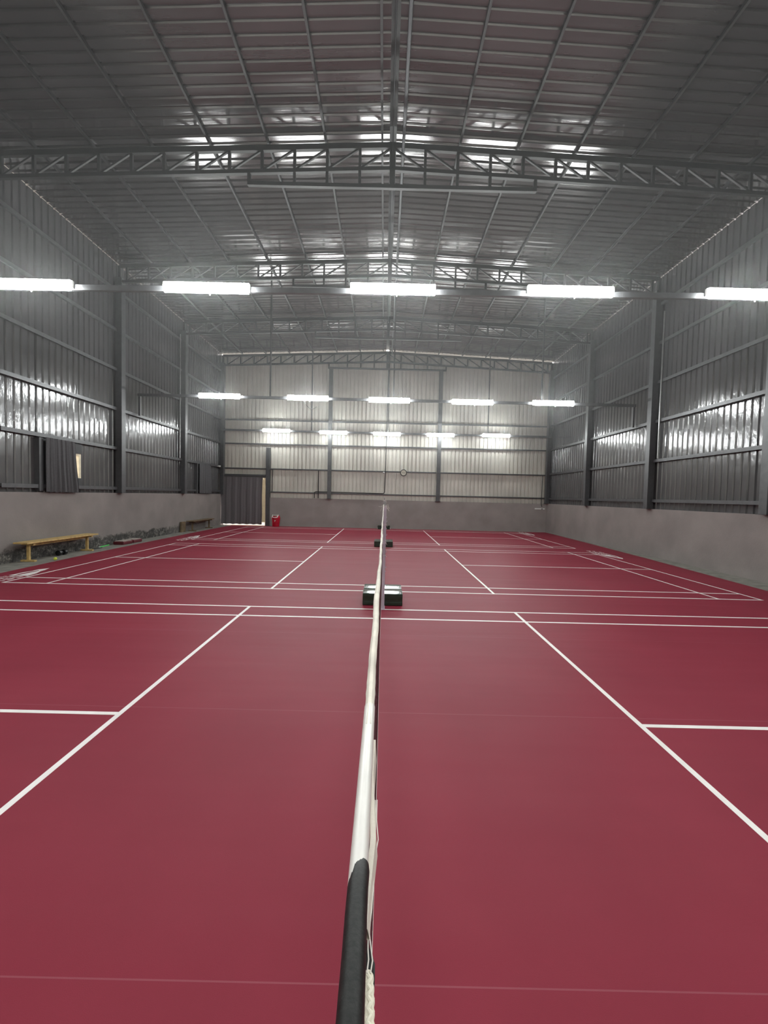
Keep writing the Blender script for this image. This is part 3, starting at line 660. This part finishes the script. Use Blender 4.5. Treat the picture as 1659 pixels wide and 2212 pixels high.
        # tape tail under the cable
        vs = []; fs = []; TT = [(-2.83, 0.0125, 0.000), (-2.86, 0.0130, 0.001), (-2.885, 0.0118, 0.001), (-2.898, 0.0110, 0.0005), (-2.910, 0.0118, 0.0), (-2.925, 0.0128, 0.0), (-2.934, 0.0130, 0.0)]
        for i, (y, x, dz) in enumerate(TT):
            hh = 0.012 - 0.0014 * i
            for a, b in ((-0.0022, 0.0), (0.0, 0.0), (0.0008, -hh), (-0.0022, -hh)): vs.append((-x + a, y, 1.5435 + b))
        for i in range(len(TT) - 1):
            for j in range(4): fs.append((i * 4 + j, i * 4 + (j + 1) % 4, i * 4 + 4 + (j + 1) % 4, i * 4 + 4 + j))
        MB().add(vs, fs).build('tape_tail', M['tape'], t, smooth=True)
        for dx, ph in ((0.0, 0.0), (0.0013, 2.0)):
            P = [(-2.872, -0.0112), (-2.884, -0.0106), (-2.894, -0.0104), (-2.901, -0.0108), (-2.908, -0.0113), (-2.915, -0.0118), (-2.924, -0.0119), (-2.931, -0.0122), (-2.9365, -0.0117), (-2.9395, -0.0114), (-2.943, -0.0120)]
            MB().tube([(x - dx * 0.5 + 0.00035 * math.sin(260 * y + ph), y, 1.5395 + 0.0002 * math.sin(400 * y + ph)) for y, x in P], 0.00022, 6).build('thread', M['strand'], t, smooth=True)
        # black tie strap beside the sleeve
        MB().add([(-0.0135, -2.9335, 1.5385), (-0.0115, -2.9355, 1.5375), (-0.0103, -2.9385, 1.537), (-0.0103, -2.943, 1.537), (-0.0108, -2.950, 1.5365), (-0.0135, -2.950, 1.536),
                  (-0.0135, -2.9335, 1.5365), (-0.0115, -2.9355, 1.5355), (-0.0103, -2.9385, 1.535), (-0.0103, -2.943, 1.535), (-0.0108, -2.950, 1.5345), (-0.0135, -2.950, 1.534)],
                 [(0, 1, 2, 3, 4, 5), (11, 10, 9, 8, 7, 6)] + [(i, i + 6, (i + 1) % 6 + 6, (i + 1) % 6) for i in range(6)]).build('tie_strap', M['cord_black'], t)
        # ivory braided rope
        ctr = [(-0.0128, -2.9405, 1.5362), (-0.0122, -2.9425, 1.5378), (-0.0118, -2.947, 1.5378), (-0.0116, -2.953, 1.5376), (-0.0115, -2.962, 1.537), (-0.0115, -2.98, 1.536), (-0.011, -3.02, 1.533), (-0.004, -3.10, 1.52), (0.0, -3.12, 1.50)]
        def on(tt):
            i = min(int(tt), len(ctr) - 2); f = tt - i; a = Vector(ctr[i]); b_ = Vector(ctr[i + 1]); return a.lerp(b_, f)
        L = [0]; S = 400
        pts = [on((len(ctr) - 1) * k / S) for k in range(S + 1)]
        for k in range(S): L.append(L[-1] + (pts[k + 1] - pts[k]).length)
        mb = MB()
        mb.tube([p for p in pts[4::4]], 0.00095, 10)
        for s_ in range(6):
            sp = []
            hand = 1 if s_ % 2 else -1; ph = 2 * math.pi / 3 * (s_ // 2)
            for k in range(0, S + 1):
                a = hand * 2 * math.pi * L[k] / 0.0085 + ph
                taper = min(1, 0.25 + L[k] / 0.002)
                rad = 0.00085 * taper * (1 + 0.12 * math.sin(6 * math.pi * L[k] / 0.0085 + math.pi * (s_ % 2)))
                sp.append(pts[k] + Vector((math.cos(a) * rad, 0.1 * rad, math.sin(a) * rad)))
            mb.tube(sp, 0.00066, 8)
        mb.build('braided_rope', M['rope'], t, smooth=True)
    for ch in t.children: 
        if near: pass
    return t
net(CY[0], 'nearest badminton net, its white tape and black-sleeved cord running from the lens', near=True)
net(CY[1], 'badminton net of the middle court, edge-on behind the nearest net')
net(CY[2], 'badminton net of the farthest court, edge-on behind the other nets')
